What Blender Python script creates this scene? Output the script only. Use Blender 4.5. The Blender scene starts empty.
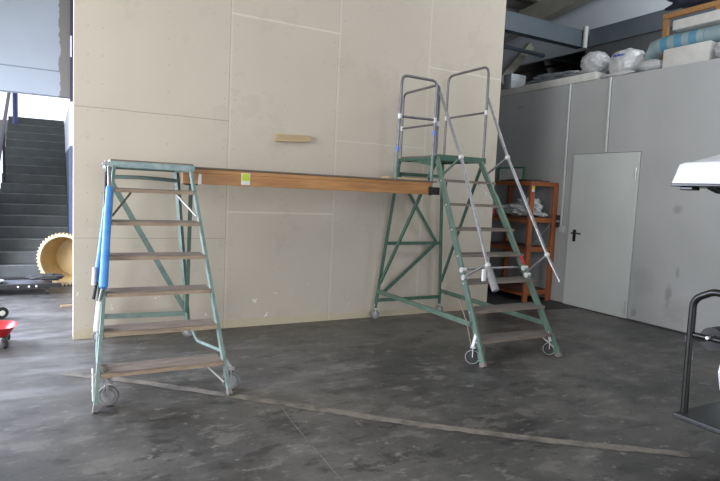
import bpy, bmesh, math, random
from mathutils import Vector, Matrix, noise
S = bpy.context.scene
COL = S.collection
random.seed(4)

# ---------------------------------------------------------------- camera
EYE = Vector((0, 0, 1.5))
PITCH, ROLL, YAW = 0.086, 0.046, 0.501
fw = Vector((math.sin(YAW)*math.cos(PITCH), math.cos(YAW)*math.cos(PITCH), -math.sin(PITCH)))
r0 = Vector((math.cos(YAW), -math.sin(YAW), 0)); u0 = r0.cross(fw)
rr = math.cos(ROLL)*r0 + math.sin(ROLL)*u0
uu = -math.sin(ROLL)*r0 + math.cos(ROLL)*u0
cd = bpy.data.cameras.new('camera'); cd.sensor_width = 36; cd.lens = 567.7/720*36
cam = bpy.data.objects.new('camera', cd); COL.objects.link(cam)
cam.matrix_world = Matrix(((rr.x, uu.x, -fw.x, EYE.x), (rr.y, uu.y, -fw.y, EYE.y), (rr.z, uu.z, -fw.z, EYE.z), (0, 0, 0, 1)))
cd.clip_end = 200
S.camera = cam

# ---------------------------------------------------------------- world and lights
S.view_settings.view_transform = 'Standard'; S.view_settings.look = 'None'
S.view_settings.gamma = 1.0; S.view_settings.use_curve_mapping = False
S.view_settings.exposure = 0.35
w = bpy.data.worlds.new('overcast_sky'); S.world = w; w.use_nodes = True
bg = w.node_tree.nodes['Background']; bg.inputs[0].default_value = (0.86, 0.92, 1.0, 1); bg.inputs[1].default_value = 1.6

def area(name, loc, target, sx, sy, power, col):
    l = bpy.data.lights.new(name, 'AREA'); l.shape = 'RECTANGLE'; l.size = sx; l.size_y = sy
    l.energy = power; l.color = col
    o = bpy.data.objects.new(name, l); COL.objects.link(o); o.location = loc
    o.rotation_euler = (Vector(target)-Vector(loc)).to_track_quat('-Z', 'Z').to_euler()
    return o
# daylight through the wide hall gate on the left, and through the gate behind the camera
area('gate_daylight', (-4.3, 3.0, 2.3), (0.8, 5.6, 1.3), 4.4, 3.6, 300, (1.0, 0.985, 0.96))
area('rear_gate_daylight', (1.2, -5.6, 2.6), (3.2, 5, 1.3), 7.0, 4.2, 190, (0.95, 0.98, 1.0))
area('yard_fill_light', (-3.15, 7.55, 1.6), (-0.2, 6.9, -0.4), 2.8, 2.9, 620, (0.74, 0.80, 1.0))  # fill for the bluish daylight on the left floor, in an added gateway
area('upper_bay_fill_light', (7.6, 2.6, 5.9), (7.4, 8.6, 4.0), 2.6, 2.0, 150, (0.93, 0.97, 1.0))  # added fill for the dim upper right bay; the ceiling has no window

# ---------------------------------------------------------------- materials
class NT:
    def __init__(s, name):
        s.m = bpy.data.materials.new(name); s.m.use_nodes = True
        s.t = s.m.node_tree; s.b = s.t.nodes['Principled BSDF']
        tc = s.t.nodes.new('ShaderNodeTexCoord'); s.co = tc.outputs['Object']
        s._xyz = None
    def link(s, a, b): s.t.links.new(a, b)
    def inp(s, sock, v):
        if isinstance(v, (int, float)): sock.default_value = v
        elif isinstance(v, tuple): sock.default_value = v if len(v) == 4 or sock.type == 'VECTOR' else (*v, 1)
        else: s.link(v, sock)
    def math(s, op, a, b=0.0, c=None, clamp=False):
        n = s.t.nodes.new('ShaderNodeMath'); n.operation = op; n.use_clamp = clamp
        s.inp(n.inputs[0], a); s.inp(n.inputs[1], b)
        if c is not None: s.inp(n.inputs[2], c)
        return n.outputs[0]
    def xyz(s):
        if s._xyz is None:
            n = s.t.nodes.new('ShaderNodeSeparateXYZ'); g = s.t.nodes.new('ShaderNodeNewGeometry')
            s.link(g.outputs['Position'], n.inputs[0]); s._xyz = n.outputs
        return s._xyz
    def noise(s, scale, detail=4, rough=0.55, stretch=None, world=False):
        n = s.t.nodes.new('ShaderNodeTexNoise'); n.inputs['Scale'].default_value = scale
        n.inputs['Detail'].default_value = detail; n.inputs['Roughness'].default_value = rough
        src = s.co
        if stretch:
            m = s.t.nodes.new('ShaderNodeMapping'); m.inputs['Scale'].default_value = stretch
            s.link(src, m.inputs[0]); src = m.outputs[0]
        s.link(src, n.inputs['Vector']); return n.outputs['Fac']
    def ramp(s, fac, stops):
        n = s.t.nodes.new('ShaderNodeValToRGB'); e = n.color_ramp.elements
        while len(e) < len(stops): e.new(0.5)
        for el, (p, c) in zip(e, stops): el.position = p; el.color = (*c, 1) if len(c) == 3 else c
        s.link(fac, n.inputs[0]); return n.outputs[0]
    def mix(s, fac, a, b):
        n = s.t.nodes.new('ShaderNodeMix'); n.data_type = 'RGBA'
        s.inp(n.inputs[0], fac); s.inp(n.inputs[6], a); s.inp(n.inputs[7], b); return n.outputs[2]
    def bump(s, h, strength=0.3, dist=0.01):
        n = s.t.nodes.new('ShaderNodeBump'); n.inputs['Strength'].default_value = strength
        n.inputs['Distance'].default_value = dist; s.link(h, n.inputs['Height']); s.link(n.outputs[0], s.b.inputs['Normal'])
    def col(s, c): s.inp(s.b.inputs['Base Color'], c)
    def rough(s, r): s.inp(s.b.inputs['Roughness'], r)
    def band(s, coord, centre, half):
        d = s.math('ABSOLUTE', s.math('SUBTRACT', coord, centre)); return s.math('LESS_THAN', d, half)
    def between(s, coord, a, b):
        return s.math('MULTIPLY', s.math('GREATER_THAN', coord, a), s.math('LESS_THAN', coord, b))

def simple(name, c1, c2=None, rough=0.5, metal=0.0, scale=8.0, bump=0.0, stretch=None, lo=0.35, hi=0.65, bscale=None):
    n = NT(name); c2 = c2 or tuple(x*0.85 for x in c1)
    f = n.noise(scale, 5, 0.6, stretch); n.col(n.ramp(f, [(lo, c1), (hi, c2)])); n.rough(rough)
    n.b.inputs['Metallic'].default_value = metal
    if bump: n.bump(n.noise(bscale or scale*2, 5, 0.6, stretch), bump)
    return n.m

M = {}
M['green'] = simple('old_green_paint', (0.125, 0.185, 0.165), (0.19, 0.255, 0.23), 0.5, 0.0, 14, 0.05)
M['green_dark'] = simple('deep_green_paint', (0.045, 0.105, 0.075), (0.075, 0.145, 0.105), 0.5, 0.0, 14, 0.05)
M['green_mid'] = simple('dimmed_green_paint', (0.072, 0.125, 0.096), (0.105, 0.165, 0.13), 0.5, 0.0, 14, 0.05)  # ladder green darkened: the right ladder's weaker light is painted in
M['green_bright'] = simple('bright_green_paint', (0.03, 0.2, 0.07), (0.04, 0.26, 0.10), 0.5)
M['greygreen'] = simple('scuffed_grey_green_paint', (0.28, 0.36, 0.36), (0.17, 0.24, 0.24), 0.45, 0.1, 12, 0.05)
M['tread'] = simple('worn_step_plywood', (0.25, 0.20, 0.16), (0.15, 0.12, 0.10), 0.7, 0, 6, 0.15, (1, 6, 6))
M['edge_ply'] = simple('bare_plywood_edge', (0.40, 0.30, 0.21), (0.24, 0.18, 0.13), 0.7, 0, 6, 0.1, (1, 6, 6))
M['tread_grey'] = simple('worn_grey_step_board', (0.20, 0.175, 0.155), (0.125, 0.11, 0.10), 0.7, 0, 6, 0.15, (1, 6, 6))
M['steel'] = simple('galvanised_tube', (0.38, 0.38, 0.39), (0.26, 0.26, 0.27), 0.4, 0.7, 20)
M['steel_purple'] = simple('dull_steel_tube', (0.15, 0.145, 0.16), (0.22, 0.215, 0.23), 0.45, 0.5, 18)
M['bright_steel'] = simple('bright_steel', (0.62, 0.62, 0.62), (0.5, 0.5, 0.5), 0.35, 0.5, 20)
M['joint'] = simple('cast_joint', (0.68, 0.68, 0.66), (0.5, 0.5, 0.5), 0.5, 0.3, 20)
M['black_metal'] = simple('black_bracket_metal', (0.02, 0.016, 0.014), (0.035, 0.03, 0.025), 0.5, 0.2)
M['beam_wood'] = simple('varnished_orange_timber', (0.47, 0.235, 0.085), (0.33, 0.15, 0.05), 0.5, 0, 2.2, 0.08, (1, 8, 8))
M['deck_wood'] = simple('dark_deck_board', (0.10, 0.085, 0.07), (0.16, 0.13, 0.10), 0.7, 0, 5, 0.1, (1, 8, 8))
M['pale_wood'] = simple('pale_softwood', (0.50, 0.38, 0.22), (0.40, 0.29, 0.16), 0.6, 0, 3, 0.05, (1, 10, 10))
M['shelf_wood'] = simple('orange_painted_shelf_steel', (0.38, 0.12, 0.04), (0.26, 0.08, 0.03), 0.5, 0, 9, 0.05)
M['shelf_board'] = simple('brown_shelf_board', (0.16, 0.065, 0.035), (0.10, 0.045, 0.028), 0.6, 0, 6)
M['blue_foam'] = simple('blue_foam_wrap', (0.05, 0.23, 0.66), (0.09, 0.31, 0.75), 0.45, 0, 9, 0.2)
M['white_tape'] = simple('white_plastic_wrap', (0.72, 0.74, 0.77), (0.6, 0.62, 0.65), 0.5, 0, 14, 0.3)
M['rubber'] = simple('dark_rubber', (0.035, 0.035, 0.038), (0.05, 0.05, 0.05), 0.7)
M['tyre_grey'] = simple('grey_caster_tyre', (0.22, 0.22, 0.22), (0.15, 0.15, 0.15), 0.6)
M['caster_white'] = simple('pale_caster_hub', (0.34, 0.34, 0.34), (0.26, 0.26, 0.26), 0.5)
M['grip'] = simple('grey_foam_grip', (0.17, 0.17, 0.17), (0.24, 0.24, 0.24), 0.7, 0, 30, 0.2)
M['red'] = simple('red_plastic', (0.50, 0.02, 0.025), (0.38, 0.015, 0.02), 0.35)
M['lime'] = simple('lime_sticker_print', (0.52, 0.62, 0.03), (0.45, 0.56, 0.03), 0.5)
M['yellow'] = simple('yellow_sticker', (0.68, 0.60, 0.04), (0.6, 0.52, 0.04), 0.5)
M['card'] = simple('white_card', (0.75, 0.75, 0.70), (0.68, 0.68, 0.64), 0.6)
M['blue_print'] = simple('blue_print', (0.06, 0.10, 0.45), (0.08, 0.12, 0.5), 0.6)
M['blue_tape'] = simple('blue_tape', (0.10, 0.22, 0.60), (0.08, 0.18, 0.5), 0.5)
M['black_plastic'] = simple('black_plastic', (0.012, 0.012, 0.013), (0.02, 0.02, 0.02), 0.4)
M['cart_black'] = simple('black_painted_tube', (0.006, 0.006, 0.006), (0.010, 0.010, 0.010), 0.33)
M['cart_white'] = simple('white_cart_shell', (0.85, 0.88, 0.9), (0.80, 0.83, 0.85), 0.3, 0, 3)
M['cart_deck'] = simple('dark_footboard_plastic', (0.018, 0.021, 0.022), (0.03, 0.034, 0.035), 0.5, 0, 30, 0.2)
M['door_paint'] = simple('off_white_door_paint', (0.57, 0.60, 0.59), (0.54, 0.57, 0.56), 0.45, 0, 2)
M['conduit'] = simple('white_conduit', (0.58, 0.60, 0.60), (0.5, 0.52, 0.52), 0.5)
M['beam_blue'] = simple('blue_grey_beam_paint', (0.10, 0.125, 0.148), (0.085, 0.108, 0.128), 0.5, 0, 2)
M['roof'] = simple('grey_roof_deck', (0.42, 0.41, 0.38), (0.34, 0.33, 0.31), 0.7, 0, 2)
M['purlin'] = simple('brown_grey_purlin', (0.36, 0.345, 0.30), (0.29, 0.28, 0.245), 0.6, 0, 3)
M['dark_wall'] = simple('dark_back_wall', (0.10, 0.105, 0.11), (0.07, 0.075, 0.08), 0.8, 0, 1.5)
M['gable'] = simple('pale_grey_gable_sheet', (0.62, 0.67, 0.74), (0.56, 0.61, 0.68), 0.6, 0, 1)
M['hall_wall'] = simple('hall_side_wall', (0.36, 0.35, 0.33), (0.30, 0.29, 0.28), 0.8, 0, 1)
M['ochre'] = simple('ochre_fibre_drum', (0.38, 0.26, 0.11), (0.30, 0.20, 0.08), 0.55, 0, 5, 0.1)
M['ochre_pale'] = simple('pale_ochre_rim', (0.46, 0.35, 0.18), (0.38, 0.28, 0.14), 0.55, 0, 8)
M['deck_grey'] = simple('grey_slatted_deck', (0.16, 0.17, 0.20), (0.11, 0.12, 0.14), 0.35, 0, 10, 0.1, (1, 12, 1))
M['violet_paint'] = simple('dark_violet_rail_paint', (0.035, 0.025, 0.05), (0.045, 0.035, 0.065), 0.6)
M['blue_post'] = simple('blue_post_paint', (0.06, 0.08, 0.20), (0.08, 0.10, 0.24), 0.5)
M['pier_white'] = simple('white_pier_paint', (0.62, 0.62, 0.72), (0.55, 0.55, 0.66), 0.6)
M['pier_blue'] = simple('slate_blue_block_paint', (0.085, 0.10, 0.16), (0.065, 0.08, 0.13), 0.7, 0, 6)
M['foam_white'] = simple('white_foam', (0.60, 0.60, 0.57), (0.52, 0.52, 0.50), 0.7, 0, 8, 0.1)
M['cloth'] = simple('white_dust_sheet', (0.80, 0.80, 0.81), (0.62, 0.62, 0.65), 0.7, 0, 12, 0.3)
M['dark_blue_cloth'] = simple('dark_blue_cloth', (0.012, 0.016, 0.03), (0.02, 0.025, 0.05), 0.8, 0, 8, 0.3)
M['filler'] = simple('pale_joint_filler', (0.225, 0.205, 0.175), (0.115, 0.107, 0.097), 0.6, 0, 7, 0.1, None, 0.45, 0.68)
M['frame_wood'] = simple('honey_frame_wood', (0.36, 0.19, 0.07), (0.28, 0.14, 0.05), 0.5, 0, 4, 0.05, (1, 8, 8))

def plastic(name, c1, c2, alpha_rough=0.25):
    n = NT(name); f = n.noise(7, 6, 0.65); n.col(n.ramp(f, [(0.3, c1), (0.7, c2)])); n.rough(alpha_rough)
    n.b.inputs['Coat Weight'].default_value = 0.5; n.bump(n.noise(16, 6, 0.7), 0.6, 0.02); return n.m
M['bag'] = plastic('clear_bag_over_white_filling', (0.48, 0.49, 0.50), (0.33, 0.34, 0.36))
M['bag_bright'] = plastic('white_plastic_bag', (0.58, 0.59, 0.60), (0.42, 0.43, 0.45))
M['sheet_grey'] = plastic('grey_plastic_sheet', (0.28, 0.30, 0.32), (0.2, 0.22, 0.24))

# blue and white printed wrap
n = NT('blue_white_printed_wrap')
X, Y, Z = n.xyz()
f = n.math('SINE', n.math('MULTIPLY', Y, 34.0))
g = n.noise(3.0, 3, 0.5)
k = n.math('MULTIPLY', n.math('GREATER_THAN', f, -0.1), n.between(Y, 4.15, 4.72))
n.col(n.mix(k, n.ramp(g, [(0.35, (0.30, 0.40, 0.42)), (0.65, (0.20, 0.30, 0.33))]), (0.10, 0.28, 0.42)))
n.rough(0.25); n.b.inputs['Coat Weight'].default_value = 0.5; n.bump(n.noise(12, 5, 0.6), 0.4, 0.02); M['wrap_blue'] = n.m

# plasterboard with taped joints and screws
n = NT('beige_plasterboard')
X, Y, Z = n.xyz()
base = n.ramp(n.noise(0.8, 5, 0.6), [(0.3, (0.515, 0.46, 0.385)), (0.7, (0.56, 0.505, 0.425))])
base = n.mix(n.math('MULTIPLY', n.noise(22, 4, 0.7), 0.12), base, (0.36, 0.32, 0.25))
wob = n.math('MULTIPLY', n.math('SUBTRACT', n.noise(5, 3, 0.5), 0.5), 0.012)
Xw = n.math('ADD', X, wob); Zw = n.math('ADD', Z, wob)
def line(mask, colr, amt):
    global base
    base = n.mix(n.math('MULTIPLY', mask, amt), base, colr)
pale = (0.64, 0.60, 0.51); dark = (0.26, 0.215, 0.165)
line(n.math('MULTIPLY', n.band(Xw, 1.606, 0.012), n.noise(4)), pale, 0.9)
line(n.math('MULTIPLY', n.band(X, 1.594, 0.004), n.noise(7)), dark, 1.0)
line(n.math('MULTIPLY', n.band(Xw, 2.817, 0.013), n.noise(4)), pale, 1.0)
line(n.math('MULTIPLY', n.band(X, 2.803, 0.003), n.noise(7)), dark, 0.8)
line(n.band(Xw, 4.032, 0.010), pale, 0.55)
def hseam(x1, x2, z, c, amt, hw=0.006): line(n.math('MULTIPLY', n.between(X, x1, x2), n.band(Zw, z, hw)), c, amt)
hseam(0.1, 1.6, 2.156, dark, 0.55, 0.005); hseam(0.1, 1.6, 0.952, dark, 0.5, 0.004)
hseam(1.6, 2.82, 3.227, pale, 0.9, 0.010); hseam(1.6, 2.82, 1.228, pale, 0.85, 0.009)
hseam(2.82, 4.03, 2.06, pale, 0.6); hseam(4.03, 5.3, 3.04, pale, 0.85, 0.010)
# screw heads in rows along the studs
def screws(x0, amt=0.5):
    dz = n.math('SUBTRACT', n.math('FRACT', n.math('MULTIPLY', Z, 4.0)), 0.5)
    dz = n.math('DIVIDE', dz, 4.0); dx = n.math('SUBTRACT', X, x0)
    d = n.math('ADD', n.math('MULTIPLY', dz, dz), n.math('MULTIPLY', dx, dx))
    line(n.math('LESS_THAN', d, 0.00005), (0.27, 0.23, 0.19), amt)
for x0 in (0.30, 0.42, 1.0, 1.55, 1.66, 2.2, 2.76, 2.87, 3.42, 3.98, 4.09, 4.62, 5.12): screws(x0)
# chips of bare white plaster near the floor
ch = n.math('MULTIPLY', n.math('GREATER_THAN', n.noise(13, 3, 0.6), 0.70), n.math('LESS_THAN', Z, 0.45))
line(ch, (0.80, 0.79, 0.75), 0.9)
stain = n.math('MULTIPLY', n.math('GREATER_THAN', n.noise(2.5, 5, 0.7), 0.60), 0.12)
line(stain, (0.34, 0.30, 0.24), 1.0)
yel = n.math('MULTIPLY', n.math('LESS_THAN', n.math('ADD', Z, n.math('MULTIPLY', n.noise(3), 0.15)), 0.16), 0.35)
line(yel, (0.50, 0.43, 0.22), 1.0)
n.col(base); n.rough(0.75); n.bump(n.noise(30, 3, 0.5), 0.08, 0.004); M['plasterboard'] = n.m

# grey right-hand wall with a few scuffs
n = NT('grey_smooth_wall')
X, Y, Z = n.xyz()
base = n.ramp(n.noise(0.9, 5, 0.6), [(0.3, (0.425, 0.435, 0.44)), (0.7, (0.37, 0.38, 0.385))])
def blob(y, z, ry, rz, amt, c=(0.17, 0.17, 0.165)):
    global base
    dy = n.math('DIVIDE', n.math('SUBTRACT', Y, y), ry); dz = n.math('DIVIDE', n.math('SUBTRACT', Z, z), rz)
    d = n.math('ADD', n.math('MULTIPLY', dy, dy), n.math('MULTIPLY', dz, dz))
    d = n.math('ADD', d, n.math('MULTIPLY', n.math('SUBTRACT', n.noise(9, 5, 0.7), 0.5), 2.6))
    base = n.mix(n.math('MULTIPLY', n.math('SUBTRACT', 1.0, d, clamp=True), amt*0.75), base, c)
for b in ((4.16, 1.46, 0.08, 0.06, 0.6), (4.18, 0.42, 0.05, 0.16, 0.7), (4.09, 0.70, 0.03, 0.08, 0.6), (4.62, 0.13, 0.05, 0.08, 0.7), (4.55, 0.5, 0.2, 0.25, 0.25), (4.8, 0.3, 0.1, 0.3, 0.25), (4.02, 0.25, 0.25, 0.2, 0.3), (6.9, 2.95, 0.12, 0.03, 0.5)): blob(*b)
n.col(base); n.rough(0.55); n.bump(n.noise(3, 4, 0.6), 0.05, 0.02); M['grey_wall'] = n.m

# lintel wall, painted concrete
n = NT('pale_blue_grey_panel')
X, Y, Z = n.xyz()
base = n.ramp(n.noise(1.2, 5, 0.6), [(0.3, (0.30, 0.335, 0.36)), (0.7, (0.27, 0.30, 0.33))])
base = n.mix(n.band(Z, 3.03, 0.009), base, (0.14, 0.17, 0.19))
xe = n.math('ADD', X, n.math('MULTIPLY', n.math('SUBTRACT', n.noise(2.2, 5, 0.65), 0.5), 0.22))
base = n.mix(n.math('GREATER_THAN', xe, 0.115), base, (0.155, 0.145, 0.125))
n.col(base); n.rough(0.7); M['lintel'] = n.m

# floor
n = NT('dark_polished_concrete')
X, Y, Z = n.xyz()
a = n.noise(0.9, 9, 0.66); b = n.noise(2.6, 9, 0.72, (1.0, 1.7, 1.0)); c = n.noise(7, 7, 0.68, (1.0, 1.6, 1.0)); v = n.noise(1.7, 2, 0.4)
base = n.ramp(a, [(0.36, (0.042, 0.041, 0.039)), (0.47, (0.073, 0.071, 0.068)), (0.60, (0.118, 0.114, 0.106))])
base = n.mix(n.ramp(b, [(0.54, (0, 0, 0)), (0.60, (0.6,)*3)]), base, (0.175, 0.168, 0.155))
base = n.mix(n.ramp(b, [(0.40, (0.75,)*3), (0.46, (0, 0, 0))]), base, (0.030, 0.030, 0.030))
base = n.mix(n.ramp(c, [(0.59, (0, 0, 0)), (0.65, (0.7,)*3)]), base, (0.22, 0.21, 0.195))
base = n.mix(n.ramp(c, [(0.30, (0.7,)*3), (0.40, (0, 0, 0))]), base, (0.028, 0.028, 0.028))
# pale worn patches and painted-in daylight glare on the lane at the left
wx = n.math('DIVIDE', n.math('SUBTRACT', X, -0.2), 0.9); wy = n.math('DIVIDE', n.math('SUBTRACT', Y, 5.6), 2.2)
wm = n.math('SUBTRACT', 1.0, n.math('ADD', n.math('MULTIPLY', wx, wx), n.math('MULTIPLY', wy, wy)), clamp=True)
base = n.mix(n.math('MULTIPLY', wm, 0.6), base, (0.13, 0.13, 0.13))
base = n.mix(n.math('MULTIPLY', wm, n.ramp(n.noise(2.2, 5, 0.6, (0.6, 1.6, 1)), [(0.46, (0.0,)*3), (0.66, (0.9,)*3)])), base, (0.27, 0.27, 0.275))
n.col(base)
n.rough(n.ramp(n.noise(1.8, 7, 0.65), [(0.3, (0.28,)*3), (0.7, (0.52,)*3)]))
n.bump(n.noise(14, 6, 0.6), 0.06, 0.006); M['floor'] = n.m
# stair concrete
n = NT('dark_stair_concrete')
base = n.ramp(n.noise(2.2, 6, 0.65), [(0.3, (0.075, 0.083, 0.083)), (0.7, (0.13, 0.14, 0.133))])
n.col(base); n.rough(0.55); M['stair'] = n.m
M['nosing'] = simple('worn_stair_nosing', (0.26, 0.27, 0.27), (0.12, 0.125, 0.125), 0.4, 0, 5)

# ---------------------------------------------------------------- mesh helpers
class MB:
    def __init__(s): s.bm = bmesh.new()
    def face(s, vs):
        try: return s.bm.faces.new(vs)
        except ValueError: return None
    def box(s, x0, x1, y0, y1, z0, z1, bev=0.0):
        n = bmesh.new(); bmesh.ops.create_cube(n, size=1)
        for v in n.verts: v.co = Vector(((x0+x1)/2+v.co.x*(x1-x0), (y0+y1)/2+v.co.y*(y1-y0), (z0+z1)/2+v.co.z*(z1-z0)))
        if bev: bmesh.ops.bevel(n, geom=n.edges[:], offset=bev, segments=2, affect='EDGES', profile=0.5)
        s.merge(n); return s
    def merge(s, n, mat=None):
        if mat is not None: bmesh.ops.transform(n, matrix=mat, verts=n.verts)
        mp = {v: s.bm.verts.new(v.co) for v in n.verts}
        for f in n.faces: s.face([mp[v] for v in f.verts])
        n.free()
    def bar(s, p, q, wx, wy, up=(0, 0, 1), bev=0.0):
        """rectangular bar from p to q; wx across, wy along the up-ish direction"""
        p, q = Vector(p), Vector(q); d = (q-p); L = d.length; d.normalize(); u = Vector(up)
        x = d.cross(u)
        if x.length < 1e-3: x = d.cross(Vector((1, 0, 0)))
        x.normalize(); y = x.cross(d)
        n = bmesh.new(); bmesh.ops.create_cube(n, size=1)
        for v in n.verts: v.co = Vector((v.co.x*wx, v.co.y*wy, v.co.z*L))
        if bev: bmesh.ops.bevel(n, geom=n.edges[:], offset=bev, segments=2, affect='EDGES')
        c = (p+q)/2
        m = Matrix(((x.x, y.x, d.x, c.x), (x.y, y.y, d.y, c.y), (x.z, y.z, d.z, c.z), (0, 0, 0, 1)))
        s.merge(n, m); return s
    def tube(s, pts, r, seg=12, cap=True, closed=False):
        pts = [Vector(p) for p in pts]; rings = []; N = len(pts); prev = None
        rs = r if isinstance(r, (list, tuple)) else [r]*N
        for i, p in enumerate(pts):
            a = pts[i-1] if (i or closed) else p; b = pts[(i+1) % N] if (i < N-1 or closed) else p
            t = (b-a).normalized()
            if prev is None:
                ref = Vector((0, 0, 1)) if abs(t.z) < 0.9 else Vector((1, 0, 0)); x = t.cross(ref).normalized()
            else: x = (prev - t*prev.dot(t)).normalized()
            prev = x; y = t.cross(x)
            rings.append([s.bm.verts.new(p+rs[i]*(math.cos(k*2*math.pi/seg)*x+math.sin(k*2*math.pi/seg)*y)) for k in range(seg)])
        for i in range(N if closed else N-1):
            A, B = rings[i], rings[(i+1) % N]
            for k in range(seg): s.face([A[k], A[(k+1) % seg], B[(k+1) % seg], B[k]])
        if cap and not closed: s.face(rings[0][::-1]); s.face(rings[-1])
        return s
    def cyl(s, p, q, r, seg=20): return s.tube([p, q], r, seg)
    def lathe(s, c, axis, prof, seg=32):
        """prof: list of (distance along axis, radius)"""
        c = Vector(c); d = Vector(axis).normalized(); x = d.cross(Vector((0, 0, 1)))
        if x.length < 1e-3: x = Vector((1, 0, 0))
        x.normalize(); y = d.cross(x); rings = []
        for h, r in prof:
            rings.append([s.bm.verts.new(c+d*h+max(r, 1e-4)*(math.cos(k*2*math.pi/seg)*x+math.sin(k*2*math.pi/seg)*y)) for k in range(seg)])
        for A, B in zip(rings, rings[1:]):
            for k in range(seg): s.face([A[k], A[(k+1) % seg], B[(k+1) % seg], B[k]])
        return s
    def prism(s, poly, ax, a, b):
        """extrude a 2-D polygon along axis ax from a to b"""
        def P(u, v, t): return {0: (t, u, v), 1: (u, t, v), 2: (u, v, t)}[ax]
        A = [s.bm.verts.new(P(u, v, a)) for u, v in poly]; B = [s.bm.verts.new(P(u, v, b)) for u, v in poly]
        s.face(A[::-1]); s.face(B)
        for i in range(len(poly)): j = (i+1) % len(poly); s.face([A[i], A[j], B[j], B[i]])
        return s
    def blob(s, c, rx, ry, rz, amp=0.12, freq=3.0, sq=0.0, sub=4, seed=0, rot=0.0):
        n = bmesh.new(); bmesh.ops.create_icosphere(n, subdivisions=sub, radius=1)
        off = Vector((seed*7.3, seed*3.1, seed*1.7))
        for v in n.verts:
            p = v.co.copy()
            if sq:
                m = max(abs(p.x), abs(p.y), abs(p.z)); p = p.lerp(p/m, sq)
            d = 1+amp*noise.noise(v.co*freq+off)+amp*0.5*noise.noise(v.co*freq*2.7+off)
            p = Vector((p.x*rx*d, p.y*ry*d, p.z*rz*d))
            p.rotate(Matrix.Rotation(rot, 3, 'Z')); v.co = p
        lo = min(v.co.z for v in n.verts)
        for v in n.verts: v.co = v.co+Vector(c)+Vector((0, 0, -lo-rz))
        s.merge(n); return s
    def build(s, name, mat, parent=None, smooth=True, angle=35):
        bm = s.bm; bmesh.ops.remove_doubles(bm, verts=bm.verts, dist=1e-5)
        bmesh.ops.recalc_face_normals(bm, faces=bm.faces)
        off = Vector((0, 0, 0))
        if parent is not None:
            q = parent
            while q is not None: off += q.location; q = q.parent
        me = bpy.data.meshes.new(name)
        for v in bm.verts: v.co -= off
        if smooth:
            for f in bm.faces: f.smooth = True
            for e in bm.edges:
                if len(e.link_faces) == 2 and e.calc_face_angle(0) > math.radians(angle): e.smooth = False
        bm.to_mesh(me); bm.free(); me.materials.append(M[mat] if isinstance(mat, str) else mat)
        o = bpy.data.objects.new(name, me); COL.objects.link(o); o.parent = parent
        return o

def tag(o, label, cat, group=None):
    o['label'] = label; o['category'] = cat
    if group: o['group'] = group
    return o
def thing(name, loc, label, cat, group=None):
    o = bpy.data.objects.new(name, None); COL.objects.link(o); o.location = loc; o.empty_display_size = 0.1
    return tag(o, label, cat, group)
def struct(o): o['kind'] = 'structure'; return o
def part_label(o, t): o['label'] = t; return o
def arc(pts, r, n=6):
    """round the corners of a polyline"""
    pts = [Vector(p) for p in pts]; out = [pts[0]]
    for i in range(1, len(pts)-1):
        a = (pts[i-1]-pts[i]).normalized(); b = (pts[i+1]-pts[i]).normalized(); ang = a.angle(b)
        d = min(r/math.tan(ang/2), (pts[i-1]-pts[i]).length*0.49, (pts[i+1]-pts[i]).length*0.49)
        A, B = pts[i]+a*d, pts[i]+b*d
        for k in range(n+1):
            t = k/n; out.append((1-t)**2*A+2*t*(1-t)*pts[i]+t*t*B)
    out.append(pts[-1]); return out
def lerp(a, b, t): return Vector(a).lerp(Vector(b), t)

# ---------------------------------------------------------------- the building
PD, RW, RT = 5.82, 6.586, 3.175           # panel wall plane, right wall plane, right wall top
struct(MB().box(-7, 15, -7, 19, -0.2, 0).build('floor', 'floor', smooth=False))
# plasterboard box room in the middle
struct(MB().box(0.184, 5.183, PD, PD+0.16, 0, 6.6).build('wall_front', 'plasterboard', smooth=False))
struct(MB().box(0.80, 0.92, PD+0.16, 12.0, 0, 5.2).build('wall_inner_left', 'hall_wall', smooth=False))
struct(MB().box(4.98, 5.10, PD+0.16, 10.5, 0, 5.2).build('wall_inner_right', 'hall_wall', smooth=False))
# right-hand store with a flat top
mb = MB(); mb.box(RW, RW+0.12, 4.70+1.05, 10.5, 0, RT-0.12)
mb.box(RW, RW+0.12, -7, 4.70, 0, RT-0.12); mb.box(RW, RW+0.12, 4.70, 5.75, 2.172, RT-0.12)
mb.box(RW+0.06, RW+0.12, 4.70, 5.75, 0, 2.172); mb.box(RW, 9.0, -7, 10.5, RT-0.12, RT)
struct(mb.build('wall_right', 'grey_wall', smooth=False))
struct(MB().box(9.0, 9.12, -7, 7.8, RT, 4.45).build('wall_store_back', 'dark_wall', smooth=False))
# back wall (dark, right part) and hall side walls
struct(MB().box(0.62, 14.8, 10.5, 10.7, 0, 7.5).build('wall_back', 'hall_wall', smooth=False))
struct(MB().box(14.6, 14.8, -7, 10.7, 0, 8).build('wall_far_right', 'hall_wall', smooth=False))
mb = MB(); mb.box(-3.5, -3.3, 5.85, 6.0, 0, 8); mb.box(-3.5, -3.3, 6.0, 9.5, 3.3, 8); mb.box(-4.8, -3.5, 5.65, 5.85, 0, 8)  # unseen side bay and gateway, added to house the yard fill lamp
struct(mb.build('wall_added_bay', 'hall_wall', smooth=False))
mb = MB(); mb.box(-4.8, -4.6, -7, 0.5, 0, 8); mb.box(-4.8, -4.6, 0.5, 5.85, 4.4, 8)
struct(mb.build('wall_left', 'hall_wall', smooth=False))
mb = MB(); mb.box(-6.2, -3.2, -6.4, -6.2, 0, 8); mb.box(4.8, 14.8, -6.4, -6.2, 0, 8); mb.box(-3.2, 4.8, -6.4, -6.2, 4.9, 8)
struct(mb.build('wall_rear', 'hall_wall', smooth=False))
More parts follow.
